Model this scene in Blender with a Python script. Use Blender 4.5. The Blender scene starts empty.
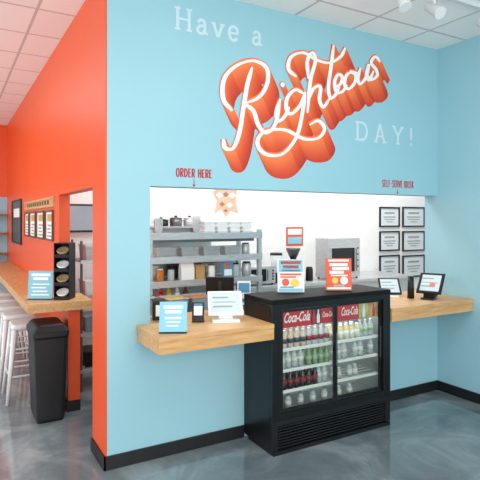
import bpy, bmesh, math, random
from mathutils import Matrix, Vector
random.seed(4)
S = bpy.context.scene
C = S.collection
try: S.view_settings.view_transform = 'Standard'
except Exception: pass
PI = math.pi
# ---------------------------------------------------------------- camera
HC = 1.65; FP = 510.0
A = math.atan(292/510.0)
Fx, Fy = math.sin(A), math.cos(A)
Rx_, Ry_ = math.cos(A), -math.sin(A)
cam = bpy.data.objects.new('camera', bpy.data.cameras.new('camera')); C.objects.link(cam)
cam.location = (0,0,HC); cam.rotation_euler = (PI/2, 0, -A)
cam.data.sensor_width = 36; cam.data.lens = 36*FP/480; cam.data.shift_y = -20/480.0
S.camera = cam
def ray(px,py):
    a=(px-240)/FP; return (Fx+a*Rx_, Fy+a*Ry_, (220-py)/FP)
def atY(px,py,Y): d=ray(px,py); t=Y/d[1]; return (d[0]*t, Y, HC+d[2]*t)
def atX(px,py,X): d=ray(px,py); t=X/d[0]; return (X, d[1]*t, HC+d[2]*t)
def atZ(px,py,Z): d=ray(px,py); t=(Z-HC)/d[2]; return (d[0]*t, d[1]*t, Z)
# ---------------------------------------------------------------- materials
def lin(h):
    h=h.lstrip('#'); o=[]
    for i in (0,2,4):
        c=int(h[i:i+2],16)/255; o.append(c/12.92 if c<=.04045 else ((c+.055)/1.055)**2.4)
    return (*o,1)
MC={}
def mat(name,col,rough=.5,metal=0,var=.06,scale=6,emit=0,spec=.5,stretch=None,col2=None,bump=0):
    if name in MC: return MC[name]
    m=bpy.data.materials.new(name); m.use_nodes=True; nt=m.node_tree; b=nt.nodes['Principled BSDF']
    c=lin(col); tc=nt.nodes.new('ShaderNodeTexCoord'); mp=nt.nodes.new('ShaderNodeMapping')
    if stretch: mp.inputs['Scale'].default_value=stretch
    nz=nt.nodes.new('ShaderNodeTexNoise'); nz.inputs['Scale'].default_value=scale; nz.inputs['Detail'].default_value=4
    nt.links.new(tc.outputs['Object'],mp.inputs[0]); nt.links.new(mp.outputs[0],nz.inputs['Vector'])
    r=nt.nodes.new('ShaderNodeValToRGB'); r.color_ramp.elements[0].position=.3; r.color_ramp.elements[1].position=.7
    c2=lin(col2) if col2 else tuple(max(0,x*(1-var*2)) for x in c[:3])+(1,)
    r.color_ramp.elements[0].color=c2; r.color_ramp.elements[1].color=c
    nt.links.new(nz.outputs[0],r.inputs[0]); nt.links.new(r.outputs[0],b.inputs['Base Color'])
    b.inputs['Roughness'].default_value=rough; b.inputs['Metallic'].default_value=metal
    b.inputs['Specular IOR Level'].default_value=spec
    if emit:
        b.inputs['Emission Color'].default_value=c; b.inputs['Emission Strength'].default_value=emit
    MC[name]=m; return m
def glassmat():
    m=bpy.data.materials.new('door_glass'); m.use_nodes=True; nt=m.node_tree; nt.nodes.clear()
    o=nt.nodes.new('ShaderNodeOutputMaterial'); mx=nt.nodes.new('ShaderNodeMixShader'); t=nt.nodes.new('ShaderNodeBsdfTransparent')
    g=nt.nodes.new('ShaderNodeBsdfGlossy'); g.inputs['Roughness'].default_value=.03; fr=nt.nodes.new('ShaderNodeFresnel'); fr.inputs[0].default_value=1.3
    t.inputs[0].default_value=(.95,.98,.97,1)
    nt.links.new(fr.outputs[0],mx.inputs[0]); nt.links.new(t.outputs[0],mx.inputs[1]); nt.links.new(g.outputs[0],mx.inputs[2]); nt.links.new(mx.outputs[0],o.inputs[0]); return m
GLASS=glassmat()
def clearmat(name,col,f=.55):
    m=bpy.data.materials.new(name); m.use_nodes=True; nt=m.node_tree; b=nt.nodes['Principled BSDF']; o=nt.nodes['Material Output']
    b.inputs['Base Color'].default_value=lin(col); b.inputs['Roughness'].default_value=.12
    t=nt.nodes.new('ShaderNodeBsdfTransparent'); mx=nt.nodes.new('ShaderNodeMixShader'); mx.inputs[0].default_value=f
    nt.links.new(t.outputs[0],mx.inputs[1]); nt.links.new(b.outputs[0],mx.inputs[2]); nt.links.new(mx.outputs[0],o.inputs[0]); return m
CLEAR=clearmat('clear_plastic','#DDE6E8',.55)
def floormat():
    m=bpy.data.materials.new('polished_concrete'); m.use_nodes=True; nt=m.node_tree; b=nt.nodes['Principled BSDF']
    tc=nt.nodes.new('ShaderNodeTexCoord')
    n1=nt.nodes.new('ShaderNodeTexNoise'); n1.inputs['Scale'].default_value=1.5; n1.inputs['Detail'].default_value=9; n1.inputs['Roughness'].default_value=.62; n1.inputs['Distortion'].default_value=1.1
    r=nt.nodes.new('ShaderNodeValToRGB'); e=r.color_ramp.elements
    e[0].position=.31; e[0].color=lin('#58646A'); e[1].position=.69; e[1].color=lin('#9BA4A7')
    x=e.new(.5); x.color=lin('#727D82')
    nt.links.new(tc.outputs['Object'],n1.inputs['Vector']); nt.links.new(n1.outputs[0],r.inputs[0]); nt.links.new(r.outputs[0],b.inputs['Base Color'])
    mr=nt.nodes.new('ShaderNodeMapRange'); mr.inputs[3].default_value=.03; mr.inputs[4].default_value=.13
    nt.links.new(n1.outputs[0],mr.inputs[0]); nt.links.new(mr.outputs[0],b.inputs['Roughness'])
    b.inputs['Specular IOR Level'].default_value=1.0
    return m
def ceilmat():
    m=bpy.data.materials.new('ceiling_tiles'); m.use_nodes=True; nt=m.node_tree; b=nt.nodes['Principled BSDF']
    tc=nt.nodes.new('ShaderNodeTexCoord'); br=nt.nodes.new('ShaderNodeTexBrick'); br.offset=0; br.squash=1
    br.inputs['Scale'].default_value=1; br.inputs['Brick Width'].default_value=.61; br.inputs['Row Height'].default_value=.61; br.inputs['Mortar Size'].default_value=.012
    br.inputs['Color1'].default_value=lin('#FFFDFA'); br.inputs['Color2'].default_value=lin('#FAF7F3'); br.inputs['Mortar'].default_value=lin('#CCC9C7')
    nt.links.new(tc.outputs['Object'],br.inputs['Vector']); nt.links.new(br.outputs[0],b.inputs['Base Color']); b.inputs['Roughness'].default_value=.9
    return m
BLUE=mat('blue_wall_paint','#98C8D5',.45,var=.012,scale=1.5)
ORANGE=mat('orange_wall_paint','#E65624',.38,var=.02,scale=1.5)
KWHITE=mat('kitchen_white_wall','#EFEEEB',.6,var=.02)
BLACK=mat('black_rubber_base','#15161A',.45)
WOOD=mat('birch_wood','#D6AA75',.4,scale=5,stretch=(1.2,9,9),col2='#C08F58')
WOODY=mat('birch_wood_along','#D6AA75',.4,scale=5,stretch=(9,1.2,9),col2='#C08F58')
STEEL=mat('brushed_steel','#C9CCCE',.32,.4,.14,scale=12,stretch=(1,1,14))
DSTEEL=mat('dark_steel','#6A6C6E',.4,.7)
BPL=mat('black_plastic','#17181B',.4,var=.1,spec=.35)
BGL=mat('black_gloss_enamel','#0D0E10',.3,var=.05,spec=.4)
BTOP=mat('black_matte_top','#0C0D0F',.6,var=.05,spec=.2)
WPL=mat('white_plastic','#F1F1EF',.35,var=.02)
WMET=mat('white_painted_metal','#DCDFE0',.3,0,.02)
PAPER=mat('white_paper','#F4F3EF',.6,var=.02)
CYAN=mat('pale_blue_print','#83C3D8',.5,var=.02)
CYD=mat('deep_blue_print','#3E8FB8',.5,var=.03)
ORP=mat('orange_print','#E2552F',.5,var=.03)
REDP=mat('red_print','#C9202A',.4,var=.03)
TEXTW=mat('white_wall_lettering','#C9E0E7',.6,var=.01)
SCRW=mat('white_script_paint','#F6F8F7',.6,var=.01)
DKRED=mat('dark_red_lettering','#B8242C',.6,var=.02)
GREY=mat('grey_print','#9AA0A2',.6)
SCRN=mat('lit_screen','#C3D2D8',.2,emit=.15,var=.03)
TAN=mat('tan_card','#C79A62',.7)
# ---------------------------------------------------------------- mesh builder
class MB:
    def __init__(s,M=None): s.bm=bmesh.new(); s.M=M or Matrix(); s.mi=0
    def v(s,p): return s.bm.verts.new(s.M@Vector(p))
    def f(s,vs):
        try: q=s.bm.faces.new(vs); q.material_index=s.mi; return q
        except Exception: return None
    def box(s,x0,x1,y0,y1,z0,z1):
        p=[s.v(q) for q in ((x0,y0,z0),(x1,y0,z0),(x1,y1,z0),(x0,y1,z0),(x0,y0,z1),(x1,y0,z1),(x1,y1,z1),(x0,y1,z1))]
        for i in ((0,3,2,1),(4,5,6,7),(0,1,5,4),(1,2,6,5),(2,3,7,6),(3,0,4,7)): s.f([p[k] for k in i])
        return s
    def cyl(s,a,b,r0,r1=None,n=16,phase=0):
        r1=r0 if r1 is None else r1; a=Vector(a); b=Vector(b); d=(b-a).normalized()
        u=d.orthogonal().normalized() if abs(d.z)<.98 else Vector((1,0,0)); u=(u-d*u.dot(d)).normalized(); w=d.cross(u)
        A_=[];B_=[]
        for k in range(n):
            t=2*PI*k/n+phase; o=u*math.cos(t)+w*math.sin(t); A_.append(s.v(a+o*r0)); B_.append(s.v(b+o*r1))
        for k in range(n): s.f([A_[k],A_[(k+1)%n],B_[(k+1)%n],B_[k]])
        s.f(A_[::-1]); s.f(B_); return s
    def tube(s,pts,r,n=8):
        for a,b in zip(pts,pts[1:]): s.cyl(a,b,r,r,n)
        return s
    def lathe(s,prof,n=20,c=(0,0,0)):
        rings=[]
        for r,z in prof: rings.append([s.v((c[0]+r*math.cos(2*PI*k/n),c[1]+r*math.sin(2*PI*k/n),c[2]+z)) for k in range(n)])
        for R0,R1 in zip(rings,rings[1:]):
            for k in range(n): s.f([R0[k],R0[(k+1)%n],R1[(k+1)%n],R1[k]])
        s.f(rings[0][::-1]); s.f(rings[-1]); return s
    def loft(s,secs,n=4,c=(0,0),cap0=True,cap1=True):
        rings=[]
        for z,hx,hy,r in secs:
            pts=[]
            for qx,qy,a0 in ((1,1,0),(-1,1,PI/2),(-1,-1,PI),(1,-1,1.5*PI)):
                for k in range(n+1):
                    t=a0+PI/2*k/n; pts.append((c[0]+qx*(hx-r)+r*math.cos(t),c[1]+qy*(hy-r)+r*math.sin(t),z))
            rings.append([s.v(p) for p in pts])
        L=len(rings[0])
        for R0,R1 in zip(rings,rings[1:]):
            for k in range(L): s.f([R0[k],R0[(k+1)%L],R1[(k+1)%L],R1[k]])
        if cap0: s.f(rings[0][::-1])
        if cap1: s.f(rings[-1])
        return s
    def poly(s,pts,y0,y1):
        a=[s.v((x,y0,z)) for x,z in pts]; b=[s.v((x,y1,z)) for x,z in pts]
        s.f(a); s.f(b[::-1]); n=len(a)
        for k in range(n): s.f([a[k],b[k],b[(k+1)%n],a[(k+1)%n]])
        return s
    def brush(s,P,w,y,dy=0,calli=False,mifn=None):
        # flat brush stroke in the XZ plane at depth y
        n=len(P)
        def wid(j):
            if not calli: return w
            tot=0
            for q in range(-4,5):
                jj=min(max(j+q,1),n-2); e=P[jj+1]-P[jj-1]; e=e.normalized() if e.length>1e-9 else Vector((0,1))
                tot+=abs(e.y*.96+e.x*-.28)
            v=tot/9
            taper=min(1,.5+.08*min(j,n-1-j))
            return w*(.44+.62*v)*taper
        for i in range(n-1):
            d=(P[i+1]-P[i])
            if d.length<1e-9: continue
            d=d.normalized()
            yy=y-dy*i
            if mifn: s.mi=mifn(d)
            def off(j):
                e=(P[min(j+1,n-1)]-P[max(j-1,0)]); e=e.normalized() if e.length>1e-9 else d
                return Vector((-e.y,e.x))*wid(j)/2
            a,b=off(i),off(i+1)
            q=[(P[i]+a),(P[i]-a),(P[i+1]-b),(P[i+1]+b)]
            s.f([s.v((c.x,yy-(dy if k>1 else 0),c.y)) for k,c in enumerate(q)])
        return s
    def build(s,name,m,parent=None,bevel=0,smooth=False,kind=None,label=None,recalc=True):
        if recalc: bmesh.ops.recalc_face_normals(s.bm,faces=s.bm.faces)
        me=bpy.data.meshes.new(name); s.bm.to_mesh(me); s.bm.free()
        for mm in (m if isinstance(m,list) else [m]): me.materials.append(mm)
        if smooth:
            for p in me.polygons: p.use_smooth=len(p.vertices)<=4
        o=bpy.data.objects.new(name,me); C.objects.link(o)
        if parent: o.parent=parent
        if bevel:
            b=o.modifiers.new('bevel','BEVEL'); b.width=bevel; b.segments=2; b.limit_method='ANGLE'
        if kind: o['kind']=kind
        if label: o['label']=label
        return o
def catmull(pts,k=8):
    P=[Vector(p) for p in pts]; P=[P[0]*2-P[1]]+P+[P[-1]*2-P[-2]]; out=[]
    for i in range(1,len(P)-2):
        for j in range(k):
            t=j/k; a,b,c,d=P[i-1],P[i],P[i+1],P[i+2]
            out.append(.5*((2*b)+(c-a)*t+(2*a-5*b+4*c-d)*t*t+(3*b-a-3*c+d)*t**3))
    out.append(P[-2]); return out
def thing(name,label,cat,loc=(0,0,0),rotz=0,group=None):
    o=bpy.data.objects.new(name,None); C.objects.link(o); o.empty_display_size=.1
    o.location=loc; o.rotation_euler=(0,0,rotz); o['label']=label; o['category']=cat
    if group: o['group']=group
    return o
def tag(o,label,cat,group=None):
    o['label']=label; o['category']=cat
    if group: o['group']=group
    return o
def copy_tree(o,parent=None):
    c=o.copy(); C.objects.link(c)
    if parent: c.parent=parent
    for ch in [q for q in bpy.data.objects if q.parent==o]: copy_tree(ch,c)
    return c
def clone(o,loc,label=None,rotz=None,group=None):
    c=copy_tree(o); c.location=loc
    if label: c['label']=label
    if rotz is not None: c.rotation_euler=(0,0,rotz)
    if group: c['group']=group
    return c
def text(name,body,size,M,m,parent,sx=1,bold=0,shear=0,align='CENTER',space=1):
    cu=bpy.data.curves.new(name,'FONT'); cu.body=body; cu.size=size; cu.offset=bold; cu.shear=shear; cu.align_x=align; cu.space_character=space; cu.resolution_u=3
    ob=bpy.data.objects.new(name,cu); C.objects.link(ob); dg=bpy.context.evaluated_depsgraph_get()
    me=bpy.data.meshes.new_from_object(ob.evaluated_get(dg)); bpy.data.objects.remove(ob)
    me.transform(M@Matrix.Rotation(PI/2,4,'X')@Matrix.Diagonal((sx,1,1,1))); me.materials.clear(); me.materials.append(m)
    o=bpy.data.objects.new(name,me); C.objects.link(o); o.parent=parent; return o
T=Matrix.Translation
def RX(a): return Matrix.Rotation(a,4,'X')
def RZ(a): return Matrix.Rotation(a,4,'Z')
# ---------------------------------------------------------------- room shell
YW=3.36; YB=3.51; XL=.90; XR=4.14; ZC=3.31; SILL=.826; TOP=.934; OP=1.885; YK=5.6; YF=9.8
MB().box(-4,9,-2.5,YF+.1,-.06,0).build('floor',floormat(),kind='structure')
MB().box(-4,9,-2.5,YF+.1,ZC,ZC+.06).build('ceiling',ceilmat(),kind='structure')
w=MB(); w.box(.912,1.209,YW,YB,0,ZC); w.box(1.209,XR,YW,YB,OP,ZC); w.box(1.209,XR,YW,YB,0,SILL-.001); w.box(1.957,3.108,YW,YB,SILL-.001,.93)
wf=w.build('wall_front',BLUE,kind='structure')
MB().box(XR,XR+.15,-2.5,YB,0,ZC).build('wall_right',BLUE,kind='structure')
w=MB(); w.box(XL,.912,YW,YB,0,ZC); w.box(XL,1.0,YB,3.70,0,ZC); w.box(XL,1.0,3.70,4.98,OP,ZC); w.box(XL,1.0,4.55,YF,0,.868); w.box(XL,1.0,4.98,YF,.868,ZC)
wl=w.build('wall_left',ORANGE,kind='structure')
MB().box(1.0,8,YK,YK+.1,0,ZC).build('wall_kitchen_back',KWHITE,kind='structure')
MB().box(8,8.1,YB,YK,0,ZC).build('wall_kitchen_right',KWHITE,kind='structure')
MB().box(-4,XL,YF,YF+.1,2.05,ZC).build('wall_far',ORANGE,kind='structure')
MB().box(-4,XL,YF,YF+.1,0,2.05).build('wall_far_lower',BLUE,kind='structure')
b=MB(); b.box(.888,1.953,YW-.014,YW,0,.09); b.box(3.108,XR-.014,YW-.014,YW,0,.09); b.build('baseboard_front',BLACK,kind='structure')
MB().box(XR-.014,XR,-2.5,YW,0,.09).build('baseboard_right',BLACK,kind='structure')
b=MB(); b.box(.886,XL,YW-.014,3.70,0,.09); b.box(.886,XL,4.536,YF,0,.09); b.box(XL,1.0,4.536,4.55,0,.09); b.build('baseboard_left',BLACK,kind='structure')
# ---------------------------------------------------------------- mural lettering (painted on the wall, children of it)
def wallp(px,py): q=atY(px,py,YW); return Vector((q[0],q[2]))
script=[
 [(252,66),(247,84),(243,108),(239,132),(233,147),(225,147),(223,138)],
 [(232,110),(223,98),(224,78),(236,65),(253,60),(266,67),(267,82),(259,96),(244,103)],
 [(244,103),(253,110),(258,124),(266,132),(275,123),(280,98)],
 [(280,98),(276,112),(278,120),(284,116),(289,106)],
 [(304,93),(295,89),(287,97),(286,108),(291,113),(300,104),(305,91)],
 [(305,91),(302,112),(296,136),(282,153),(265,153),(257,142),(264,131),(284,129),(304,138),(318,137),(324,128),(318,120),(309,124)],
 [(307,112),(310,80),(315,60),(312,52),(307,60),(308,78)],
 [(307,101),(313,88),(320,86),(319,99),(323,106),(329,98)],
 [(334,44),(331,64),(328,86),(330,97),(336,94),(341,86)],
 [(296,76),(288,68),(291,56),(303,52),(316,59),(329,62),(342,56),(348,47)],
 [(335,87),(342,83),(344,76),(339,74),(335,81),(337,91),(344,91),(350,84)],
 [(355,71),(349,75),(347,84),(352,88),(359,82),(360,74),(354,71),(363,72)],
 [(366,67),(363,78),(366,83),(373,76),(376,64),(373,75),(377,79),(382,70)],
 [(390,61),(384,56),(379,62),(385,69),(386,75),(379,79),(374,74)],
]
script=[[((x if x<330 else 330+(x-330)*.83), y+1) for x,y in p] for p in script]
dots=[(282,85)]
VX,VY=9,20
def shiftpath(p,k): return catmull([wallp(x+VX*k,y_+VY*k) for x,y_ in p],7)
N=18; smats=[]
for i in range(N):
    q=i/(N-1)
    for hi in (0,1):
        c0=((0xB8,0x2C,0x18),(0xCC,0x3C,0x1E))[hi]; c1=((0xF0,0x6A,0x34),(0xF6,0x80,0x46))[hi]
        smats.append(mat('mural_orange_%d_%d'%(i,hi),'#%02X%02X%02X'%tuple(int(a+(b_-a)*q) for a,b_ in zip(c0,c1)),.6,var=.01))
mb=MB()
for i in range(N):
    k=1-i/(N-1)
    for p in script:
        mb.brush(shiftpath(p,k),.05,YW-.0008-.0002*i,1e-6,mifn=lambda d,i=i:2*i+(1 if abs(d.x)>abs(d.y) else 0))
    for x,y_ in dots:
        c=wallp(x+VX*k,y_+VY*k); mb.mi=2*i
        mb.f([mb.v((c.x+.028*math.cos(2*PI*j/14),YW-.0008-.0002*i,c.y+.028*math.sin(2*PI*j/14))) for j in range(14)])
mb.build('mural_shadow_lettering',smats,wf)
mb=MB()
for j_,p in enumerate(script): mb.brush(catmull([wallp(*q) for q in p],12),.037,YW-.0048-.0002*j_,2e-6,calli=True)
for x,y_ in dots:
    c=wallp(x,y_); mb.f([mb.v((c.x+.02*math.cos(2*PI*j/14),YW-.0082,c.y+.02*math.sin(2*PI*j/14))) for j in range(14)])
mb.build('mural_script_lettering',SCRW,wf)
G={
'H':(.84,[[(.14,0),(.14,1)],[(.68,0),(.68,1)],[(.14,.5),(.68,.5)],[(0,.05),(.28,.05)],[(.54,.05),(.82,.05)],[(0,.95),(.28,.95)],[(.54,.95),(.82,.95)]],[]),
'a':(.66,[[(.44,.06),(.62,.06)]],[[(.12,.5),(.24,.63),(.4,.61),(.46,.48),(.46,.02)],[(.46,.38),(.24,.37),(.1,.22),(.16,.06),(.32,.04),(.46,.2)]]),
'v':(.66,[[(.08,.62),(.31,.02)],[(.31,.02),(.54,.62)],[(-.04,.61),(.2,.61)],[(.42,.61),(.66,.61)]],[]),
'e':(.62,[[(.1,.34),(.52,.34)]],[[(.52,.34),(.48,.56),(.3,.65),(.13,.54),(.08,.32),(.15,.1),(.32,.02),(.52,.12)]]),
' ':(.34,[],[]),
'D':(.86,[[(.16,0),(.16,1)],[(0,.05),(.44,.05)],[(0,.95),(.44,.95)]],[[(.42,.95),(.64,.88),(.78,.64),(.78,.36),(.64,.12),(.42,.05)]]),
'A':(.92,[[(.14,0),(.45,1)],[(.45,1),(.76,0)],[(.25,.34),(.66,.34)],[(0,.05),(.28,.05)],[(.62,.05),(.9,.05)]],[]),
'Y':(.86,[[(.1,.96),(.42,.48)],[(.74,.96),(.42,.48)],[(.42,.5),(.42,0)],[(-.03,.95),(.24,.95)],[(.6,.95),(.87,.95)],[(.28,.05),(.56,.05)]],[]),
'!':(.3,[[(.15,.32),(.15,1)],[(.15,0),(.15,.15)]],[]),
'S':(.56,[],[[(.46,.82),(.34,.96),(.14,.9),(.06,.72),(.2,.55),(.38,.42),(.46,.24),(.34,.05),(.14,.04),(.03,.2)]]),
'E':(.5,[[(.08,0),(.08,1)],[(.08,.05),(.42,.05)],[(.08,.95),(.42,.95)],[(.08,.52),(.36,.52)]],[]),
'L':(.48,[[(.08,0),(.08,1)],[(.08,.05),(.42,.05)]],[]),
'F':(.48,[[(.08,0),(.08,1)],[(.08,.95),(.42,.95)],[(.08,.5),(.34,.5)]],[]),
'-':(.36,[[(.04,.48),(.28,.48)]],[]),
'R':(.56,[[(.08,0),(.08,1)],[(.24,.46),(.46,0)]],[[(.08,.95),(.34,.94),(.45,.76),(.38,.54),(.08,.48)]]),
'V':(.54,[[(.03,1),(.25,0)],[(.25,0),(.47,1)]],[]),
'K':(.54,[[(.08,0),(.08,1)],[(.1,.45),(.46,1)],[(.2,.58),(.48,0)]],[]),
'I':(.2,[[(.08,0),(.08,1)]],[]),
'O':(.58,[],[[(.26,.96),(.1,.84),(.05,.5),(.1,.16),(.26,.04),(.42,.16),(.47,.5),(.42,.84),(.26,.96)]]),
'd':(.58,[[(.08,0),(.08,1)]],[[(.08,.95),(.32,.9),(.46,.66),(.46,.34),(.32,.1),(.08,.05)]]),
'h':(.56,[[(.08,0),(.08,1)],[(.44,0),(.44,1)],[(.08,.5),(.44,.5)]],[]),
}
def slab(name,word,X0,X1,Z,h,m=TEXTW,wt=(.095,.14,.13)):
    tot=sum(G[c][0] for c in word)*h; tr=((X1-X0)-tot)/(len(word)-1); mb=MB(); x=X0; sq=1
    if tr<.05*h: sq=(X1-X0)/(tot+.08*h*(len(word)-1)); tr=.08*h*sq
    for c in word:
        adv,st,sm=G[c]; kk=0
        for p in st:
            kk+=1; thin=abs(p[0][1]-p[1][1])<1e-6
            mb.brush([Vector((x+a*h*sq,Z+b_*h)) for a,b_ in p],(wt[0] if thin else wt[1]*min(1,sq*1.1))*h,YW-.0015-.0002*kk)
        for p in sm:
            kk+=1; mb.brush(catmull([(x+a*h*sq,Z+b_*h) for a,b_ in p]),wt[2]*h*min(1,sq*1.1),YW-.0015-.0002*kk,2e-6)
        x+=adv*h*sq+tr
    mb.build(name,m,wf)
slab('wall_lettering','Have a',1.39,2.13,3.0,.165)
slab('wall_lettering','DAY!',3.08,3.80,2.345,.17)
xa=atY(176,177,YW)[0]; xb=atY(212,177,YW)[0]; z=atY(194,177.5,YW)[2]
slab('wall_lettering','ORdER hERE',xa,xb,z,.062,DKRED,(.14,.2,.18))
xa=atY(382,187,YW)[0]; xb=atY(413.5,187,YW)[0]; z=atY(397.5,187.5,YW)[2]
slab('wall_lettering','SELF-SERVE KIOSK',xa,xb,z,.064,DKRED,(.12,.17,.15))
for px,y0,y1 in ((194,179,187),(397.5,189,194)):
    x,_,z0=atY(px,y0,YW); z1=atY(px,y1,YW)[2]; z1=max(z1,OP+.004)
    m_=MB(); m_.box(x-.0025,x+.0025,YW-.002,YW-.0005,z1,z0); m_.poly([(x-.012,z1+.016),(x+.012,z1+.016),(x,z1)],YW-.002,YW-.0005); m_.build('arrow_marking',DKRED,wf)
# ---------------------------------------------------------------- service counters
t=thing('service_counter','light birch service counter jutting out left of the drinks fridge','counter',(0,0,0))
m_=MB(); m_.box(1.11,1.951,2.93,YW-.002,TOP-.03,TOP); m_.box(1.212,1.951,YW-.002,3.64,TOP-.03,TOP); m_.build('worktop',WOOD,t,bevel=.002)
m_=MB(); m_.box(1.115,1.951,2.935,2.955,SILL,TOP-.03); m_.box(1.115,1.135,2.955,YW-.002,SILL,TOP-.03); m_.box(1.135,1.951,YW-.03,YW-.002,SILL,TOP-.03); m_.build('apron',WOOD,t)
t=thing('kiosk_counter','light birch ledge between the drinks fridge and the right wall','counter',(0,0,0))
m_=MB(); m_.box(3.112,XR-.002,2.96,YW-.002,TOP-.03,TOP); m_.box(3.112,XR-.002,YW-.002,3.62,TOP-.03,TOP); m_.build('worktop',WOOD,t,bevel=.002)
m_=MB(); m_.box(3.112,XR-.002,2.965,2.985,SILL,TOP-.03); m_.box(3.112,XR-.002,YW-.03,YW-.002,SILL,TOP-.03); m_.build('apron',WOOD,t)
t=thing('bar_counter','long birch bar counter along the orange wall','counter',(0,0,0))
m_=MB(); m_.box(.56,1.09,4.45,4.978,.92,.96); m_.box(.56,.897,4.978,9.3,.92,.96); m_.build('worktop',WOODY,t,bevel=.002)
m_=MB(); m_.box(.565,.585,4.47,9.28,.885,.92); m_.box(.585,1.085,4.455,4.475,.885,.92); m_.build('apron',WOODY,t)
for y in (6.6,7.9,9.1):
    m_=MB(); m_.box(.62,.897,y,y+.03,.89,.92); m_.box(.867,.897,y,y+.03,.6,.89); m_.build('bracket',BPL,t)
# ---------------------------------------------------------------- drinks fridge
FX0,FX1,FY0,FY1,FZ=1.957,3.10,2.97,3.355,1.09
fr=thing('drinks_fridge','black two-door glass drinks fridge standing in front of the blue wall','fridge',((FX0+FX1)/2,(FY0+FY1)/2,0))
TF=T((-(FX0+FX1)/2,-(FY0+FY1)/2,0))
LIN=mat('fridge_liner','#AEB5B4',.4,var=.02)
m_=MB(TF); m_.box(FX0,FX0+.03,FY0+.03,FY1,.03,FZ-.035); m_.box(FX1-.03,FX1,FY0+.03,FY1,.03,FZ-.035); m_.box(FX0+.03,FX1-.03,FY1-.02,FY1,.03,FZ-.035); m_.box(FX0+.03,FX1-.03,FY0+.03,FY1-.02,.03,.25); m_.build('body',BGL,fr)
m_=MB(TF); m_.box(FX0+.032,FX1-.032,FY1-.03,FY1-.022,.262,1.05); m_.box(FX0+.032,FX1-.032,FY0+.04,FY1-.03,.252,.262); m_.box(FX0+.032,FX0+.038,FY0+.04,FY1-.03,.262,1.05); m_.box(FX1-.038,FX1-.032,FY0+.04,FY1-.03,.262,1.05); m_.build('liner',LIN,fr)
m_=MB(TF); m_.box(FX0-.002,FX1+.002,FY0-.002,FY1,FZ-.035,FZ); m_.build('top_panel',BTOP,fr,bevel=.004)
m_=MB(TF); m_.box(FX0,FX0+.075,FY0,FY0+.03,.24,FZ-.035); m_.box(FX1-.075,FX1,FY0,FY0+.03,.24,FZ-.035); m_.box(FX0+.075,FX1-.075,FY0,FY0+.03,1.015,FZ-.035); m_.box(FX0+.075,FX1-.075,FY0,FY0+.03,.24,.285); m_.build('front_frame',BGL,fr,bevel=.003)
m_=MB(TF); m_.box(FX0,FX1,FY0+.004,FY0+.03,.2,.238); m_.box(FX0,FX0+.05,FY0+.004,FY0+.03,.03,.2);m_.box(FX1-.05,FX1,FY0+.004,FY0+.03,.03,.2)
for k in range(8): m_.box(FX0+.05,FX1-.05,FY0+.006,FY0+.022,.04+k*.0205,.04+k*.0205+.011)
m_.build('vent_grille',BPL,fr)
m_=MB(TF); m_.box(FX0+.01,FX1-.01,FY0-.006,FY1-.05,.0,.028); m_.build('base_plinth',BPL,fr)
XM=(FX0+FX1)/2+.012
def fdoor(x0,x1,dy,hx):
    d=MB(TF); e=.02
    d.box(x0,x0+e,FY0+dy,FY0+dy+.014,.288,1.012); d.box(x1-e,x1,FY0+dy,FY0+dy+.014,.288,1.012); d.box(x0+e,x1-e,FY0+dy,FY0+dy+.014,.288,.31); d.box(x0+e,x1-e,FY0+dy,FY0+dy+.014,.995,1.012)
    o=d.build('sliding_door',BPL,fr)
    g=MB(TF); g.box(x0+e,x1-e,FY0+dy+.005,FY0+dy+.008,.31,.995); g.build('pane',GLASS,o)
    h=MB(TF); h.box(hx,hx+.008,FY0+dy-.006,FY0+dy,.55,.8); h.build('door_handle',DSTEEL,o)
fdoor(FX0+.077,XM+.012,.006,XM-.004); fdoor(XM-.008,FX1-.077,.026,FX1-.09)
SH=[.262,.41,.56,.71]
for z in SH[1:]:
    s_=MB(TF)
    for k in range(5): s_.tube([(FX0+.04,FY0+.06+k*.06,z-.004),(FX1-.04,FY0+.06+k*.06,z-.004)],.0028,6)
    for k in range(27): s_.tube([(FX0+.05+k*.04,FY0+.06,z-.004),(FX0+.05+k*.04,FY0+.3,z-.004)],.0018,4)
    s_.box(FX0+.04,FX1-.04,FY0+.056,FY0+.06,z-.009,z+.014)
    s_.build('wire_shelf',WPL,fr)
yb=FY0+.052; ZB0=.872
GB=mat('green_banner','#8C9A68',.5,col2='#D8C77A',scale=18); YBN=mat('gold_banner','#DDBB66',.5,col2='#B05A36',scale=14); DB=mat('dark_banner','#33191B',.4)
def banner(x0,x1,m): MB(TF).box(x0,x1,yb,yb+.003,ZB0,.99).build('header_banner',m,fr)
banner(2.05,2.34,REDP); banner(2.342,2.43,DB); banner(2.432,2.555,REDP)
banner(2.56,2.81,REDP); banner(2.812,2.91,GB); banner(2.912,3.02,YBN)
def ft(body,x,z,size,m,sx=1,shear=.35,bold=0): return text('banner_lettering',body,size,TF@T((x,yb-.002,z)),m,fr,sx=sx,shear=shear,bold=bold)
ft('Coca-Cola',2.205,.91,.1,WPL,.54,.4,.002); ft('Coca-Cola',2.495,.92,.055,WPL,.44,.4,.001); ft('Coca-Cola',2.71,.912,.09,WPL,.44,.4,.0015)
for bx,mm in ((2.365,REDP),(2.405,WPL),(2.862,WPL),(2.966,REDP)):
    MB(TF).poly([(bx-.014,ZB0+.008),(bx+.014,ZB0+.008),(bx+.014,ZB0+.06),(bx+.006,ZB0+.085),(bx+.006,ZB0+.108),(bx-.006,ZB0+.108),(bx-.006,ZB0+.085),(bx-.014,ZB0+.06)],yb-.002,yb-.0005).build('banner_bottle_picture',mm,fr)
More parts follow.
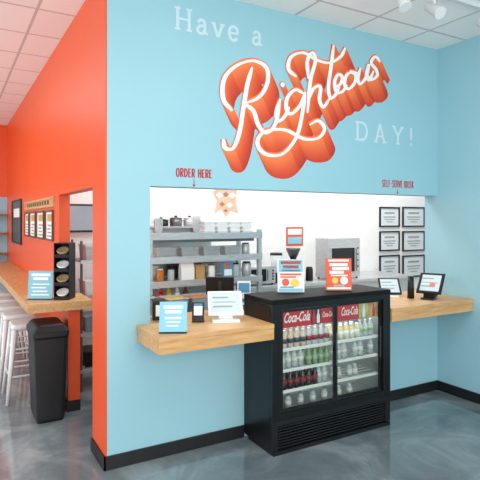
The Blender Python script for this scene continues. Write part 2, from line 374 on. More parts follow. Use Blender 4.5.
def area(name,loc,rot,sx,sy,e,col=(1,1,1)):
    l=bpy.data.lights.new(name,'AREA'); l.shape='RECTANGLE'; l.size=sx; l.size_y=sy; l.energy=e; l.color=col
    o=bpy.data.objects.new(name,l); C.objects.link(o); o.location=loc; o.rotation_euler=rot; return o
area('fridge_lamp',(2.53,FY0+.10,1.035),(0,0,0),.95,.04,2.2)
# ---------------------------------------------------------------- bottles
def bottle(name,label,group,loc,kind,glassm,labm,capm,h=.135,r=.024):
    t=thing(name,label,'bottle',loc,0,group)
    if kind=='soda': prof=[(r*.8,0),(r,.006),(r*.93,h*.25),(r,h*.5),(r*.95,h*.62),(r*.5,h*.84),(r*.36,h*.9),(r*.36,h*.94)]
    elif kind=='short': prof=[(r*.9,0),(r,.005),(r,h*.7),(r*.75,h*.84),(r*.6,h*.88),(r*.6,h*.9)]
    else: prof=[(r*.85,0),(r,.006),(r,h*.6),(r*.9,h*.68),(r*.42,h*.86),(r*.4,h*.94)]
    MB().lathe(prof,14).build('bottle_body',glassm,t,smooth=True)
    z0,z1=(h*.3,h*.56) if kind!='short' else (h*.15,h*.62)
    MB().lathe([(r*1.03,z0),(r*1.03,z1)],14).build('bottle_label',labm,t,smooth=True)
    rc=r*.45 if kind!='short' else r*.66
    MB().lathe([(rc,prof[-1][1]),(rc,h)],12).build('bottle_cap',capm,t,smooth=True)
    return t
COLA=mat('cola_liquid','#2A0F0A',.15); GRN=mat('green_bottle_glass','#86A67C',.15); PINK=mat('pale_juice','#D8C3B4',.2); YEL=mat('yellow_drink','#E6DAA4',.2)
WLAB=mat('white_bottle_label','#E4E4DC',.5,var=.02); GLAB=mat('green_bottle_label','#A8C0A0',.5); BLAB=mat('dark_bottle_label','#46565C',.5); RLAB=mat('red_bottle_label','#8E2A2E',.5)
xsL=[2.065+.0565*k for k in range(9)]; xsR=[2.60+.0565*k for k in range(8)]
def row(xs,z,name,label,group,*a,deep=True,**k):
    depth=[FY0+.095,FY0+.16] if deep else [FY0+.12]; p=None
    for yy in depth:
        for x in xs:
            L=(x,yy,z)
            if p is None: p=bottle(name,label,group,L,*a,**k)
            else: clone(p,L)
row(xsL[:5],SH[3]+.001,'juice_bottle','pale juice bottle with dark label on the top shelf behind the left fridge door','juice bottles on the top left fridge shelf','water',PINK,BLAB,WPL)
row(xsL[5:],SH[3]+.001,'tea_bottle','clear tea bottle with red label, top shelf behind the left fridge door','tea bottles on the top left fridge shelf','water',CLEAR,RLAB,WPL)
row(xsL[:5],SH[2]+.001,'water_bottle','clear water bottle with white label, second shelf behind the left fridge door','water bottles on the second left fridge shelf','water',CLEAR,WLAB,WPL,deep=False)
row(xsL[5:],SH[2]+.001,'soda_bottle','green bottle with pale green label, second shelf behind the left fridge door','green bottles on the second left fridge shelf','soda',GRN,GLAB,WPL)
row(xsL[:7],SH[1]+.001,'cola_bottle','dark cola bottle with red label, third shelf behind the left fridge door','cola bottles on the third left fridge shelf','soda',COLA,RLAB,BPL)
row(xsL[7:],SH[1]+.001,'water_bottle','clear water bottle beside the cola on the third left fridge shelf','water bottles beside the cola','water',CLEAR,WLAB,WPL,deep=False)
row(xsL[::2],SH[0]+.001,'juice_bottle','short white-labelled bottle on the bottom shelf behind the left fridge door','short bottles on the bottom left fridge shelf','short',CLEAR,WLAB,mat('grey_cap','#8C9296',.4),h=.1,deep=False)
row(xsR[:5],SH[3]+.001,'juice_bottle','short yellow bottle on the top shelf behind the right fridge door','yellow bottles on the top right fridge shelf','short',YEL,WLAB,WPL,h=.12)
row(xsR[5:],SH[3]+.001,'water_bottle','clear bottle with green label, top shelf behind the right fridge door','green-labelled bottles on the top right fridge shelf','water',CLEAR,GLAB,WPL,deep=False)
row([xsR[k] for k in (0,1,2,4,5,7)],SH[2]+.001,'water_bottle','clear water bottle with white cap, second shelf behind the right fridge door','water bottles on the second right fridge shelf','water',CLEAR,WLAB,WPL,deep=False)
row([xsR[k] for k in (0,1,3,4)],SH[1]+.001,'juice_bottle','short clear bottle with white cap, third shelf behind the right fridge door','short clear bottles on the third right fridge shelf','short',CLEAR,WLAB,WPL,h=.09,deep=False)
row(xsR[1:5:2],SH[0]+.001,'juice_bottle','short pale bottle on the bottom shelf behind the right fridge door','short bottles on the bottom right fridge shelf','short',CLEAR,WLAB,WPL,h=.09,deep=False)
# ---------------------------------------------------------------- standing cards and tablets
def bars(mb,w,h,rows):
    for zc,hh,a,b_ in rows: mb.box((a-.5)*w,(b_-.5)*w,-.0045,-.003,(zc-hh)*h,(zc+hh)*h)
def card(name,label,cat,px,py,z,w,h,rz,tilt,basem,prints,stand=BPL,discs=()):
    p=atZ(px,py,z)
    t=thing(name,label,cat,(p[0],p[1],z+.001),rz)
    M=T((0,0,.006))@RX(-tilt)
    MB(M).box(-w/2,w/2,-.003,0,0,h).build('panel',basem,t)
    m_=MB(); m_.box(-w/2,w/2,-.02,.05,0,.004); m_.build('foot',stand,t)
    m_=MB(M); m_.box(-w/2,w/2,.0005,.003,0,h); m_.build('backing',stand,t)
    for m,rows in prints:
        for rr in rows:
            q=MB(M); bars(q,w,h,[rr]); q.build('printing',m,t)
    for m,cx,cz,r in discs:
        MB(M).cyl((cx*w,-.0062,cz*h),(cx*w,-.0048,cz*h),r*w,r*w,20).build('printing',m,t)
    return t
lines=lambda z0,z1,n,a=.12,b_=.88,hh=.012:[(z0+(z1-z0)*k/(n-1),hh,a+.05*(k%2),b_-.07*((k*7)%3)) for k in range(n)]
YEP=mat('yellow_print','#EBC55A',.5,var=.03)
card('table_sign','pale blue card with white lettering at the left end of the birch counter','sign',173,333,TOP,.175,.19,-A*.9,.25,CYAN,[(PAPER,[(.82,.05,.15,.85),(.66,.05,.2,.8),(.45,.03,.2,.8),(.32,.02,.25,.75),(.2,.02,.25,.7)])])
card('table_sign','blue and orange flyer on the fridge top, the left of two','sign',291,293,FZ,.205,.25,-A,.12,PAPER,[(CYAN,[(.8,.19,.04,.96),(.06,.05,.04,.96)]),(ORP,[(.9,.05,.12,.88),(.77,.05,.2,.8),(.54,.03,.1,.9),(.46,.025,.1,.7)]),(CYD,[(.66,.025,.15,.85),(.15,.02,.1,.6)])],discs=((ORP,-.2,.3,.14),(YEP,.15,.28,.16)))
card('table_sign','orange and white flyer on the fridge top, the right of two','sign',339,291,FZ,.205,.25,-A,.12,ORP,[(PAPER,[(.93,.03,.1,.9),(.06,.03,.05,.95),(.8,.045,.15,.85),(.68,.045,.25,.9),(.56,.045,.15,.7),(.46,.02,.2,.85)]),(CYAN,[(.14,.02,.3,.7)])],discs=((PAPER,.2,.3,.15),(YEP,-.15,.3,.12)))
card('table_sign','pale blue and white card standing on the bar counter by the orange wall','sign',40,299.5,.96,.215,.24,-A,.12,CYAN,[(PAPER,[(.86,.05,.12,.88),(.72,.05,.2,.8)]+lines(.14,.52,4,.14,.86,.022))])
card('table_sign','small black-backed reader card on the counter left of the payment terminal','sign',198,322,TOP,.085,.13,-A,.2,BPL,[(PAPER,[(.55,.25,.15,.85)]),(CYD,[(.88,.06,.15,.85)])])
card('table_sign','white and blue card on the counter right of the payment terminal','sign',244,306,TOP,.11,.2,-A,.1,PAPER,[(CYD,[(.72,.2,.08,.92),(.2,.08,.1,.9)])])
def tablet(name,label,x,y,z,rz,w,h,tilt,lift,framem,standm,screenm,base=(.09,.07),bez=.018,hw=.02):
    t=thing(name,label,'tablet',(x,y,z+.001),rz)
    m_=MB(); m_.loft([(0,base[0],base[1],.015),(.012,base[0]-.004,base[1]-.004,.015)]); m_.build('base',standm,t)
    M=T((0,0,lift))@RX(-tilt)
    a,b_=M@Vector((0,.0095,h*.12)),M@Vector((0,.0095,h*.8))
    m_=MB()
    L=[m_.v((sx*hw,y_,z_)) for sx in (-1,1) for y_,z_ in ((a.y,a.z),(b_.y,b_.z),(b_.y-.01,.012),(a.y+.0,.012))]
    m_.f(L[:4]); m_.f(L[4:][::-1])
    for k in range(4): m_.f([L[k],L[(k+1)%4],L[4+(k+1)%4],L[4+k]])
    m_.build('wedge_stand',standm,t)
    m_=MB(M); m_.box(-w/2,w/2,-.006,.008,0,h); m_.build('casing',framem,t,bevel=.004)
    m_=MB(M); m_.box(-w/2+bez,w/2-bez,-.0075,-.006,bez,h-bez); s_=m_.build('screen',screenm,t)
    for a_,b2,c_,d_ in ((-.36,.1,.68,.74),(-.36,.3,.5,.53),(-.36,.2,.3,.36)):
        MB(M).box(w*a_,w*b2,-.0085,-.0076,h*c_,h*d_).build('screen_graphics',GREY,s_)
    return t
p=atZ(226,321,TOP)
tablet('payment_terminal','large tilted white payment tablet on a white stand on the birch counter',p[0],p[1],TOP,-A*.8,.25,.22,.85,.04,WPL,WPL,SCRN,(.1,.065),hw=.05)
tablet('order_tablet','black order tablet facing the kitchen behind the payment tablet',*atY(220,300,3.56)[:2],TOP,PI-A,.22,.15,.3,.13,BPL,BPL,SCRN,(.06,.05),hw=.012)
tablet('kiosk_tablet','white-based kiosk tablet beside the fridge on the birch ledge',3.6,3.44,TOP,-A-.1,.2,.2,.85,.02,BPL,WPL,SCRN,(.07,.05),hw=.06)
p=atZ(431,301,TOP)
k=tablet('kiosk_tablet','black-framed kiosk tablet on a black stand near the right wall',p[0]+.06,p[1]+.08,TOP,-A-.6,.22,.24,.8,.05,BPL,BPL,SCRN,(.06,.06),bez=.026,hw=.05)
MB().cyl((-.15,-.02,.0),(-.15,-.02,.2),.032,.026).build('card_reader',BPL,k,smooth=True)
MB(T((.02,-.0,.05))@RX(-.8)).cyl((0,-.0105,.1),(0,-.0088,.1),.026,.026,16).build('screen_graphics',mat('soft_orange_print','#D9825C',.5),k)
t=thing('napkin_dispenser','black napkin dispenser at the left inner end of the birch counter','dispenser',(1.33,3.5,TOP+.001),-.3); MB().loft([(0,.05,.07,.01),(.13,.048,.066,.01),(.14,.04,.06,.01)]).build('housing',BPL,t); MB().box(-.03,.03,-.073,-.0715,.03,.11).build('napkins',PAPER,t)
# ---------------------------------------------------------------- kitchen
t=thing('prep_table','long steel prep table behind the left serving counter','table',(0,0,0))
m_=MB(); m_.box(1.25,2.75,3.82,4.62,.83,.87); m_.build('worktop',STEEL,t,bevel=.003)
m_=MB(); m_.box(1.3,2.7,3.87,4.57,.3,.33); m_.build('undershelf',STEEL,t)
for x in (1.3,2.7):
    for y in (3.87,4.57): MB().cyl((x,y,0),(x,y,.83),.02).build('leg',STEEL,t,smooth=True)
rk=thing('shelf_rack','three-tier steel pass shelf standing on the prep table','shelf',(0,0,0))
for x in (1.50,2.6):
    for y in (4.17,4.57): MB().box(x-.018,x+.018,y-.018,y+.018,.871,1.56).build('post',STEEL,rk)
for z in (1.09,1.30,1.505):
    m_=MB(); m_.box(1.48,2.62,4.15,4.59,z,z+.02); m_.box(1.48,2.62,4.143,4.15,z-.028,z+.03); m_.build('shelf_board',STEEL,rk)
m_=MB(); m_.box(1.54,2.56,4.2,4.32,1.45,1.50); m_.build('heat_lamp_bar',DSTEEL,rk)
m_=MB(); m_.box(1.52,2.58,4.58,4.586,.875,1.085); m_.box(1.52,2.58,4.58,4.586,1.112,1.298); m_.build('back_sheet',STEEL,rk)
def clam(loc,label,group):
    t=thing('takeout_box',label,'box',loc,0,group)
    MB().loft([(0,.05,.07,.01),(.022,.06,.08,.012)]).build('tray',WPL,t)
    MB().loft([(.023,.061,.081,.012),(.042,.05,.07,.01)]).build('lid',WPL,t)
    return t
c0=None
for i,x in enumerate((2.10,2.235,2.37,2.505)):
    for kk in range(3):
        L=(x,4.3,1.526+kk*.043)
        if c0 is None: c0=clam(L,'white takeout box stacked on the top steel shelf','white takeout boxes on the top shelf')
        else: clone(c0,L)
def pan(loc,label,m,w=.09,d=.07,h=.06,group=None):
    t=thing('food_pan',label,'pan',loc,0,group)
    MB().loft([(0,w*.85,d*.85,.01),(h,w,d,.012),(h,w+.008,d+.008,.014),(h+.003,w+.008,d+.008,.014)],cap1=False).build('pan_body',STEEL,t)
    MB().loft([(h*.5,w*.9,d*.9,.01),(h*.9,w*.95,d*.95,.01)]).build('food',m,t)
    return t
BRN=mat('brown_food','#7C5230',.7,col2='#4E3320',scale=30); ORF=mat('orange_food','#D98A2C',.6,col2='#B85B1D',scale=30); YLF=mat('yellow_food','#E3B54A',.6,scale=25)
for i,(x,m,l) in enumerate(((1.68,BRN,'steel pan of brown food at the left end of the middle shelf'),(1.9,DSTEEL,'steel pan with dark contents in the centre of the middle shelf'),(2.12,BRN,'steel pan of brown food right of centre on the middle shelf'),(2.34,GREY,'steel pan with pale contents at the right of the middle shelf'))):
    pan((x,4.29,1.321),l,m,h=.08)
for x,m,l in ((1.42,BRN,'steel pan of brown food beside the left post on the prep table'),(1.64,YLF,'steel pan of yellow food at the left on the prep table'),(1.85,ORF,'steel pan of orange food on the prep table'),(2.06,YLF,'steel pan of yellow food right of the orange one'),(2.27,BRN,'steel pan of brown food at the right on the prep table')):
    pan((x,3.98,.871),l,m,.09,.12,.13)
def squeeze(x,label,m):
    t=thing('squeeze_bottle',label,'bottle',(x,4.24,.871)); MB().lathe([(.026,0),(.028,.01),(.028,.12),(.02,.14)],14).build('bottle_body',m,t,smooth=True); MB().lathe([(.02,.14),(.006,.185)],12).build('nozzle',m,t,smooth=True)
squeeze(1.62,'red squeeze bottle under the pass shelf, leftmost of four',REDP); squeeze(1.7,'yellow squeeze bottle under the pass shelf',YLF); squeeze(1.78,'white squeeze bottle under the pass shelf',WPL); squeeze(1.86,'brown squeeze bottle under the pass shelf, rightmost of four',BRN)
def cupstack(x,y,z,label,m,n=5,r=.038):
    t=thing('cup_stack',label,'cups',(x,y,z))
    for k in range(n): MB().lathe([(r*.72,k*.022),(r,k*.022+.09),(r+.003,k*.022+.093)],16).build('cup',m,t,smooth=True)
cupstack(1.62,4.28,1.526,'short stack of clear cups at the left of the top steel shelf',CLEAR,3)
cupstack(1.99,4.28,1.526,'stack of clear cups beside the takeout boxes on the top shelf',CLEAR,4)
cupstack(2.34,4.24,.871,'stack of white paper cups under the right of the pass shelf',WPL,4)
cupstack(2.45,4.24,.871,'stack of kraft paper cups under the right of the pass shelf',TAN,3)
t=tag(MB().loft([(0,.065,.035,.004),(.1,.065,.035,.004),(.15,.062,.02,.003),(.17,.065,.006,.002)]).build('paper_bag',PAPER),'white folded paper bag on the lowest steel shelf','bag'); t.location=(1.87,4.24,1.111)
t=tag(MB().loft([(0,.045,.03,.004),(.1,.045,.03,.004),(.13,.045,.01,.003)]).build('paper_bag',TAN),'small kraft paper bag beside the white one on the lowest shelf','bag'); t.location=(1.995,4.24,1.111)
t2=thing('sticker_card','blue and white picture card leaning on the lowest steel shelf','sign',(2.27,4.19,1.111))
MB().box(-.055,.055,0,.003,0,.15).build('panel',CYD,t2); MB().box(-.055,.055,.004,.05,0,.004).build('foot',CYD,t2); MB().box(-.04,.04,-.002,-.0005,.02,.08).build('printing',PAPER,t2); MB().box(-.04,.02,-.002,-.0005,.1,.13).build('printing',ORP,t2)
def jar(loc,label,m,lm,r=.03,h=.11,group=None):
    t=thing('jar',label,'jar',loc,0,group)
    MB().lathe([(r*.9,0),(r,.006),(r,h*.85),(r*.8,h*.92)],16).build('jar_body',m,t,smooth=True)
    MB().lathe([(r*.85,h*.92),(r*.85,h)],16).build('lid',lm,t,smooth=True); return t
jar((1.62,4.24,1.111),'orange-filled jar at the left end of the lowest steel shelf',ORF,WPL)
jar((1.72,4.24,1.111),'clear black-lidded jar left of the paper bags on the lowest shelf',CLEAR,BPL)
jar((2.12,4.24,1.111),'white canister on the lowest steel shelf, left of the card',WPL,DSTEEL,.035,.13)
jar((2.38,4.24,1.111),'pale jar right of the card on the lowest steel shelf',CLEAR,BPL,.035,.13)
jar((2.5,4.24,1.111),'steel canister at the right of the lowest steel shelf',STEEL,BPL,.045,.14)
jar((2.5,4.26,1.321),'steel canister at the right end of the middle shelf',STEEL,DSTEEL,.04,.11)
for x,m,l in ((1.62,WPL,'white stacked bowls at the back of the lowest shelf, left'),(1.85,DSTEEL,'dark stacked bowls at the back of the lowest shelf, centre'),(2.2,WPL,'white stacked bowls at the back of the lowest shelf, right')):
    t=thing('bowl_stack',l,'bowls',(x,4.46,1.111))
    for k in range(4): MB().lathe([(.045,k*.025),(.08,k*.025+.045),(.083,k*.025+.047)],18).build('bowl',m,t,smooth=True)
t=thing('cooking_range','steel cooking range with tall back panel behind the pass shelf','range',(0,0,0))
m_=MB(); m_.box(1.75,2.75,4.98,5.55,.1,.9); m_.build('body',STEEL,t)
m_=MB(); m_.box(1.75,2.75,5.5,5.57,.9,1.45); m_.box(1.75,2.75,5.3,5.5,1.42,1.45); m_.build('back_panel',STEEL,t)
m_=MB()
for x in (1.95,2.25,2.55): m_.box(x-.1,x+.1,5.05,5.45,.901,.925)
m_.box(1.86,2.64,5.2,5.22,.901,.92); m_.build('burner_grate',BPL,t)
for x in (1.85,2.0,2.15,2.35,2.5,2.65): MB().cyl((x,4.979,.82),(x,4.95,.82),.02).build('knob',BPL,t,smooth=True)
for x in (1.8,2.7):
    for y in (5.02,5.5): MB().cyl((x,y,0),(x,y,.1),.02).build('leg',STEEL,t)
def pot(x,y,z,l,r,h,m):
    t=thing('cooking_pot',l,'pot',(x,y,z)); MB().lathe([(r*.95,0),(r,.01),(r,h)],20).build('pot_body',m,t,smooth=True); MB().lathe([(r*1.03,h),(r*.9,h+.015),(.01,h+.02)],20).build('lid',m,t,smooth=True); MB().cyl((0,0,h+.02),(0,0,h+.04),.015).build('knob',BPL,t)
    for s in (-1,1): MB().box(s*r-.02,s*r+.02,-.03,.03,h*.75,h*.8).build('handle',BPL,t)
pot(1.95,5.2,.926,'tall steel stock pot on the left burner of the range',.11,.2,STEEL)
pot(2.25,5.2,.926,'black pot on the middle burner of the range',.1,.13,BPL)
pot(2.55,5.2,.926,'steel pot on the right burner of the range',.1,.16,STEEL)
t=thing('wall_shelf','steel shelf high on the kitchen back wall above the range','shelf',(2.33,YK-.001,1.56)); MB().box(-.33,.25,-.24,0,0,.02).build('shelf_board',STEEL,t)
for s in (-.28,.2): MB().box(s-.01,s+.01,-.2,-.001,-.08,0).build('bracket',STEEL,t)
for x,l,m,r,h in ((2.1,'black pan at the left of the high kitchen shelf',BPL,.08,.06),(2.28,'steel pot in the middle of the high kitchen shelf',DSTEEL,.07,.08),(2.45,'steel pot at the right of the high kitchen shelf',STEEL,.07,.08)): pot(x,YK-.13,1.581,l,r,h,m)
def appliance(name,label,cat,x0,x1,y0,y1,z0,z1,win,body=STEEL):
    t=thing(name,label,cat,((x0+x1)/2,(y0+y1)/2,z0),0); w=(x1-x0)/2; d=(y1-y0)/2; h=z1-z0
    MB().box(-w,w,-d,d,.02,h).build('body',body,t,bevel=.006)
    for sx in (-1,1):
        for sy in (-1,1): MB().cyl((sx*(w-.03),sy*(d-.03),0),(sx*(w-.03),sy*(d-.03),.02),.014).build('foot',BPL,t)
    a,b_,c,e=win
    dr=MB().box(-w+a*2*w,-w+b_*2*w,-d-.012,-d-.001,.02+c*h,e*h).build('door',body if e-c>.5 else BPL,t,bevel=.003)
    MB().box(-w+a*2*w+.02,-w+b_*2*w-.02,-d-.015,-d-.012,.04+c*h,e*h-.02).build('door_window',BGL,dr)
    MB().cyl((-w+b_*2*w-.012,-d-.035,.05+c*h),(-w+b_*2*w-.012,-d-.035,e*h-.03),.006).build('door_handle',DSTEEL,dr)
    for k in range(4): MB().cyl((w-.04,-d-.008,h*.3+k*h*.15),(w-.04,-d-.001,h*.3+k*h*.15),.01).build('control_button',BPL,t)
    return t
t=thing('back_counter','long white counter along the kitchen back wall','counter',(0,0,0))
m_=MB(); m_.box(2.8,5.5,4.85,5.59,.86,.9); m_.build('worktop',STEEL,t,bevel=.003)
m_=MB(); m_.box(2.83,5.47,4.9,5.58,.0,.86); m_.build('body',mat('white_cabinet','#DCDCD8',.5),t)
appliance('microwave','steel microwave at the left end of the kitchen back counter','microwave',2.84,3.3,4.93,5.3,.901,1.12,(.03,.74,.04,.95))
a0=atY(328,270,4.95)[0]; a1=atY(360,270,4.95)[0]
appliance('countertop_oven','large steel countertop oven on the kitchen back counter','oven',a0,a1,4.95,5.2,.901,1.42,(.06,.84,.1,.8))
t=thing('blender','black jug blender beside the microwave','blender',(3.42,5.1,.901)); MB().loft([(0,.08,.08,.02),(.12,.055,.055,.02)]).build('motor_base',BPL,t); MB().lathe([(.05,.121),(.075,.33)],16).build('jug',CLEAR,t,smooth=True); MB().lathe([(.078,.33),(.07,.355)],16).build('lid',BPL,t,smooth=True)
t=thing('coffee_grinder','black grinder with round hopper left of the countertop oven','grinder',(a0-.35,5.2,.901)); MB().loft([(0,.08,.1,.02),(.25,.07,.08,.02)]).build('body',BPL,t); MB().lathe([(.03,.25),(.09,.38),(.09,.4)],16).build('hopper',DSTEEL,t,smooth=True)
for i,(x,m,l) in enumerate(((3.6,WPL,'white canister right of the blender'),(3.74,ORF,'amber jar behind the left flyer'),(3.88,BPL,'black canister right of the amber jar'))): jar((x,5.05,.901),l,m,BPL,.045,.17)
def picture(x0,x1,z0,z1,label,group,fm,prints,sub):
    t=thing('picture_frame',label,'picture',((x0+x1)/2,YK-.001,z0),0,group); w=x1-x0; h=z1-z0; e=.022
    m_=MB(); m_.box(-w/2,w/2,-.02,0,0,e); m_.box(-w/2,w/2,-.02,0,h-e,h); m_.box(-w/2,-w/2+e,-.02,0,e,h-e); m_.box(w/2-e,w/2,-.02,0,e,h-e); m_.build('frame',fm,t)
    MB().box(-w/2+e,w/2-e,-.008,0,e,h-e).build('picture_sheet',sub,t)
    for m,rows in prints:
        for rr in rows:
            q=MB(T((0,-.007,0))); bars(q,w,h,[rr]); q.build('printing',m,t)
    return t
CERT=mat('certificate_paper','#DDE5E8',.5,var=.03)
names=[['top left','top right'],['middle left','middle right'],['bottom left','bottom right']]
for r,(ya,yb_) in enumerate(((207,227),(231,251),(255,277))):
    for c,(xa,xb) in enumerate(((379,399),(402,424))):
        X0=atY(xa,220,YK)[0]; X1=atY(xb,220,YK)[0]; Z1=atY((xa+xb)/2,ya,YK)[2]; Z0=atY((xa+xb)/2,yb_,YK)[2]
        picture(X0,X1,Z0,Z1,'black-framed certificate, %s of the six on the white kitchen wall'%names[r][c],'framed certificates on the kitchen wall',BPL,[(GREY,[(.7,.04,.25,.75),(.5,.025,.2,.8),(.38,.02,.25,.75),(.26,.02,.35,.65)])],CERT)
X0=atY(286,220,YK)[0]; X1=atY(303,220,YK)[0]; Z1=atY(295,227,YK)[2]; Z0=atY(295,246,YK)[2]
t=thing('wall_poster','small orange and blue poster on the white kitchen wall','poster',((X0+X1)/2,YK-.001,Z0)); w_=X1-X0; h_=Z1-Z0
MB().box(-w_/2,w_/2,-.002,0,0,h_).build('sheet',ORP,t); q=MB(); bars(q,w_,h_,[(.75,.15,.1,.9)]); q.build('printing',PAPER,t); q=MB(); bars(q,w_,h_,[(.3,.18,.1,.9)]); q.build('printing',CYAN,t)
X0=atY(213,220,YK)[0]; X1=atY(238,220,YK)[0]; Z0=atY(225,217,YK)[2]; w_=(X1-X0)/2
t=thing('wall_decal','pale orange and tan angular graphic on the kitchen wall above the shelves','poster',((X0+X1)/2,YK-.001,Z0))
DEC=mat('tan_orange_decal','#DDA88A',.6,col2='#E6C3AC'); DE2=mat('brown_decal','#B27C5E',.6)
MB().poly([(-w_,.3),(-w_*.7,.42),(-w_*.2,.36),(w_*.3,.42),(w_*.95,.38),(w_*.8,.2),(w_,.05),(w_*.4,.08),(0,0),(-w_*.35,.1),(-w_*.9,.04),(-w_*.7,.2)],-.003,0).build('graphic',DEC,t)
for i,(cx,cz,r_) in enumerate(((-.5,.27,.05),(0,.28,.045),(.5,.27,.05),(-.3,.16,.04),(.3,.15,.045),(0,.08,.03))):
    cx*=w_; MB().poly([(cx-r_,cz),(cx,cz+r_*.8),(cx+r_,cz),(cx,cz-r_*.8)],-.0045,-.0032).build('graphic',[PAPER,DE2][i%2],t)
t=thing('wire_rack','steel wire rack seen through the side doorway','shelf',(0,0,0))
for x in (1.11,1.5):
    for y in (5.0,5.42): MB().cyl((x,y,0),(x,y,1.45),.013,n=8).build('post',DSTEEL,t)
for z in (.2,.55,.9,1.25):
    m_=MB()
    for k in range(6): m_.box(1.1,1.51,4.995+k*.083,5.003+k*.083,z,z+.008)
    m_.box(1.1,1.51,4.985,4.993,z-.02,z+.012); m_.box(1.1,1.108,4.993,5.43,z-.01,z+.008); m_.box(1.502,1.51,4.993,5.43,z-.01,z+.008); m_.build('shelf_board',STEEL,t)
for z,c,l in ((.209,BPL,'black crate on the lowest tier of the steel wire rack'),(.559,mat('blue_grey_bin','#8DA3AE',.5),'blue-grey bin on the second tier of the wire rack'),(.909,WPL,'white bin on the third tier of the wire rack'),(1.259,STEEL,'steel tub on the top tier of the wire rack')):
    tt=thing('storage_bin',l,'bin',(1.29,5.2,z)); MB().loft([(0,.125,.13,.02),(.13,.135,.14,.02)]).build('bin_body',c,tt); MB().loft([(.13,.14,.145,.02),(.15,.14,.145,.02)]).build('lid',c,tt)
t=thing('wall_monitor','grey order screen mounted inside the side doorway above the rack','monitor',(1.27,5.585,1.52)); MB().box(-.24,.24,-.03,0,0,.3).build('casing',BPL,t,bevel=.004); MB().box(-.22,.22,-.032,-.0302,.02,.28).build('screen',mat('grey_screen','#8E9AA5',.2,emit=.12),t)
# ---------------------------------------------------------------- left side: organizer, bin, stools, wall frames
p=atZ(66,299,.96)
t=thing('lid_organizer','tall black cup lid organizer on the near end of the bar counter','dispenser',(p[0]-.01,p[1]+.02,.961),-A)
w_=.068
m_=MB(); m_.box(-w_,-w_+.006,-.07,.09,0,.49); m_.box(w_-.006,w_,-.07,.09,0,.49); m_.box(-w_,w_,.084,.09,0,.49)
for k in range(5): m_.box(-w_+.006,w_-.006,-.07,.084,.0+k*.121,.006+k*.121)
m_.build('cabinet',BPL,t)
for k in range(4):
    z=.01+k*.121
    MB(T((0,-.02,z+.02))@RX(.5)).lathe([(.022,0),(.05,.03),(.052,.045),(.046,.044),(.02,.012)],18).build('bowl_stack',[WPL,mat('kraft_lid','#B79A74',.6)][k%2],t,smooth=True)
    m_=MB(); m_.box(-w_+.006,w_-.006,-.078,-.07,.006+k*.121,.03+k*.121); m_.build('front_lip',BPL,t)
tc=thing('trash_can','slim black swing-lid trash can under the end of the bar counter','trash can',(.73,4.56,0))
MB().loft([(0,.105,.175,.03),(.02,.11,.182,.03),(.68,.132,.2,.03),(.70,.14,.208,.03)]).build('body',BPL,tc,smooth=False)
MB().loft([(.7005,.143,.212,.03),(.74,.143,.212,.03),(.785,.115,.185,.03),(.795,.1,.17,.03)]).build('lid',BPL,tc)
MB(T((0,-.205,.755))@RX(-.6)).box(-.1,.1,-.004,.0,-.02,.03).build('swing_flap',BPL,tc)
def stool(loc,label,rz=0):
    t=thing('bar_stool',label,'stool',loc,rz,'white metal stools at the bar counter'); H=.70
    m_=MB(); m_.loft([(H-.045,.152,.152,.035),(H-.04,.155,.155,.035),(H-.01,.152,.152,.035),(H,.14,.14,.03)]); m_.build('seat',WMET,t,smooth=True)
    for sx in (-1,1):
        for sy in (-1,1): MB().cyl((sx*.195,sy*.195,0),(sx*.125,sy*.125,H-.046),.014,.028,6).build('leg',WMET,t,smooth=True)
    for z,q in ((.24,.17),(.48,.145)):
        pts=[(-q,-q,z),(q,-q,z),(q,q,z),(-q,q,z),(-q,-q,z)]
        m_=MB()
        for a,b_ in zip(pts,pts[1:]): m_.cyl(a,b_,.009,.009,6)
        m_.build('footrest' if z<.4 else 'brace',WMET,t)
    return t
s0=stool((.65,5.15,0),'white metal bar stool nearest the trash can')
clone(s0,(.63,5.68,0),'second white metal bar stool from the trash can'); clone(s0,(.62,6.22,0),'third white metal bar stool from the trash can'); clone(s0,(.6,6.8,0),'fourth white metal bar stool from the trash can'); clone(s0,(.6,7.4,0),'fifth white metal bar stool, farthest from the trash can')
XW=XL-.001
def sideframe(y0,y1,z0,z1,label,fm,sheet,prints,group=None,name='picture_frame',cat='picture'):
    t=thing(name,label,cat,(XW,(y0+y1)/2,z0),-PI/2,group); w=y1-y0; h=z1-z0; e=.02
    m_=MB(); m_.box(-w/2,w/2,-.02,0,0,e); m_.box(-w/2,w/2,-.02,0,h-e,h); m_.box(-w/2,-w/2+e,-.02,0,e,h-e); m_.box(w/2-e,w/2,-.02,0,e,h-e); m_.build('frame',fm,t)
    MB().box(-w/2+e,w/2-e,-.008,0,e,h-e).build('sheet',sheet,t)
    for m,rows in prints:
        for rr in rows:
            q=MB(T((0,-.006,0))); bars(q,w,h,[rr]); q.build('printing',m,t)
    return t
Y0=atX(56,200,XL)[1]; Y1=atX(26,200,XL)[1]
sideframe(Y0+.06,Y1,1.78,1.88,'long pale wooden sign board high on the orange wall',WOODY,TAN,[(BPL,[(.5,.2,.1+.08*k,.14+.08*k) for k in range(10)])],name='sign_board',cat='sign')
ps=[(54,47,'nearest'),(45,38,'second'),(36.5,31,'third'),(30,26,'farthest')]
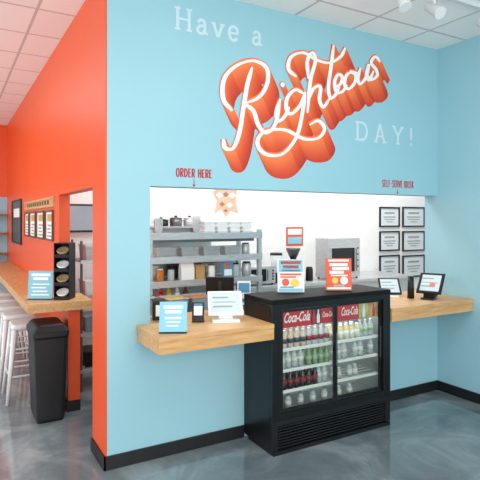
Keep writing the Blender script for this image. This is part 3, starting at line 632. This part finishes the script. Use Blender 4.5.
for i,(a,b_,l) in enumerate(ps):
    ya=atX(a,200,XL)[1]; yb2=atX(b_,200,XL)[1]
    sideframe(ya,yb2,1.44,1.75,'brown-framed menu under the wooden sign board, %s of four'%l,mat('brown_frame','#6B4A35',.5),PAPER,[(TAN,[(.75,.12,.2,.8)]),(GREY,lines(.15,.5,4,.2,.8,.03))],'framed menus on the orange wall')
ya=atX(22,200,XL)[1]; yb2=atX(13,200,XL)[1]
sideframe(ya,yb2,1.3,1.95,'tall dark framed poster at the far end of the orange wall',BPL,DSTEEL,[(PAPER,[(.7,.1,.2,.8)])])
for z,l in ((1.05,'lower'),(1.4,'middle'),(1.72,'upper')):
    t=thing('wall_shelf','orange-brown wooden shelf on the far wall, the %s of three'%l,'shelf',(.2,YF-.001,z)); MB().box(-.9,.68,-.22,0,0,.03).build('shelf_board',mat('rust_wood','#A4552C',.5),t)
    MB().box(.3,.33,-.2,0,-.12,0).build('bracket',BPL,t)
t=thing('track_light','white ceiling track with adjustable spotlights near the right wall','lamp',(3.05,2.5,ZC-.001))
MB().box(-.4,1.0,-.018,.018,-.03,0).build('track',WMET,t)
for dx,az in ((0,-.9),(-.33,-.5),(.6,-.9)):
    MB().cyl((dx,0,-.03),(dx,0,-.1),.01).build('stem',WMET,t)
    MB(T((dx,0,-.14))@RX(az)).lathe([(.046,-.07),(.04,-.05),(.035,.07),(.02,.09)],18).build('spot_head',WMET,t,smooth=True)
# ---------------------------------------------------------------- lights
wd=bpy.data.worlds.new('world'); S.world=wd; wd.use_nodes=True
wd.node_tree.nodes['Background'].inputs[0].default_value=(1,.99,.975,1); wd.node_tree.nodes['Background'].inputs[1].default_value=1.35
area('window_light',(0.2,-2.2,1.9),(PI/2-.05,0,-.25),5,2.2,135,(1,.985,.96))
area('side_window_light',(-3.8,5.5,1.7),(PI/2,0,-PI/2),6,2.4,100,(1,.99,.98))
area('dining_ceiling_light',(-1.2,6.2,ZC-.02),(0,0,0),2.5,3.5,35)
area('front_ceiling_light',(1.8,1.2,ZC-.02),(0,0,0),2.5,1.2,30)
area('kitchen_ceiling_light',(2.2,4.6,ZC-.02),(0,0,0),1.6,.9,50)
area('kitchen_ceiling_light',(5.0,4.6,ZC-.02),(0,0,0),2.0,.9,60)
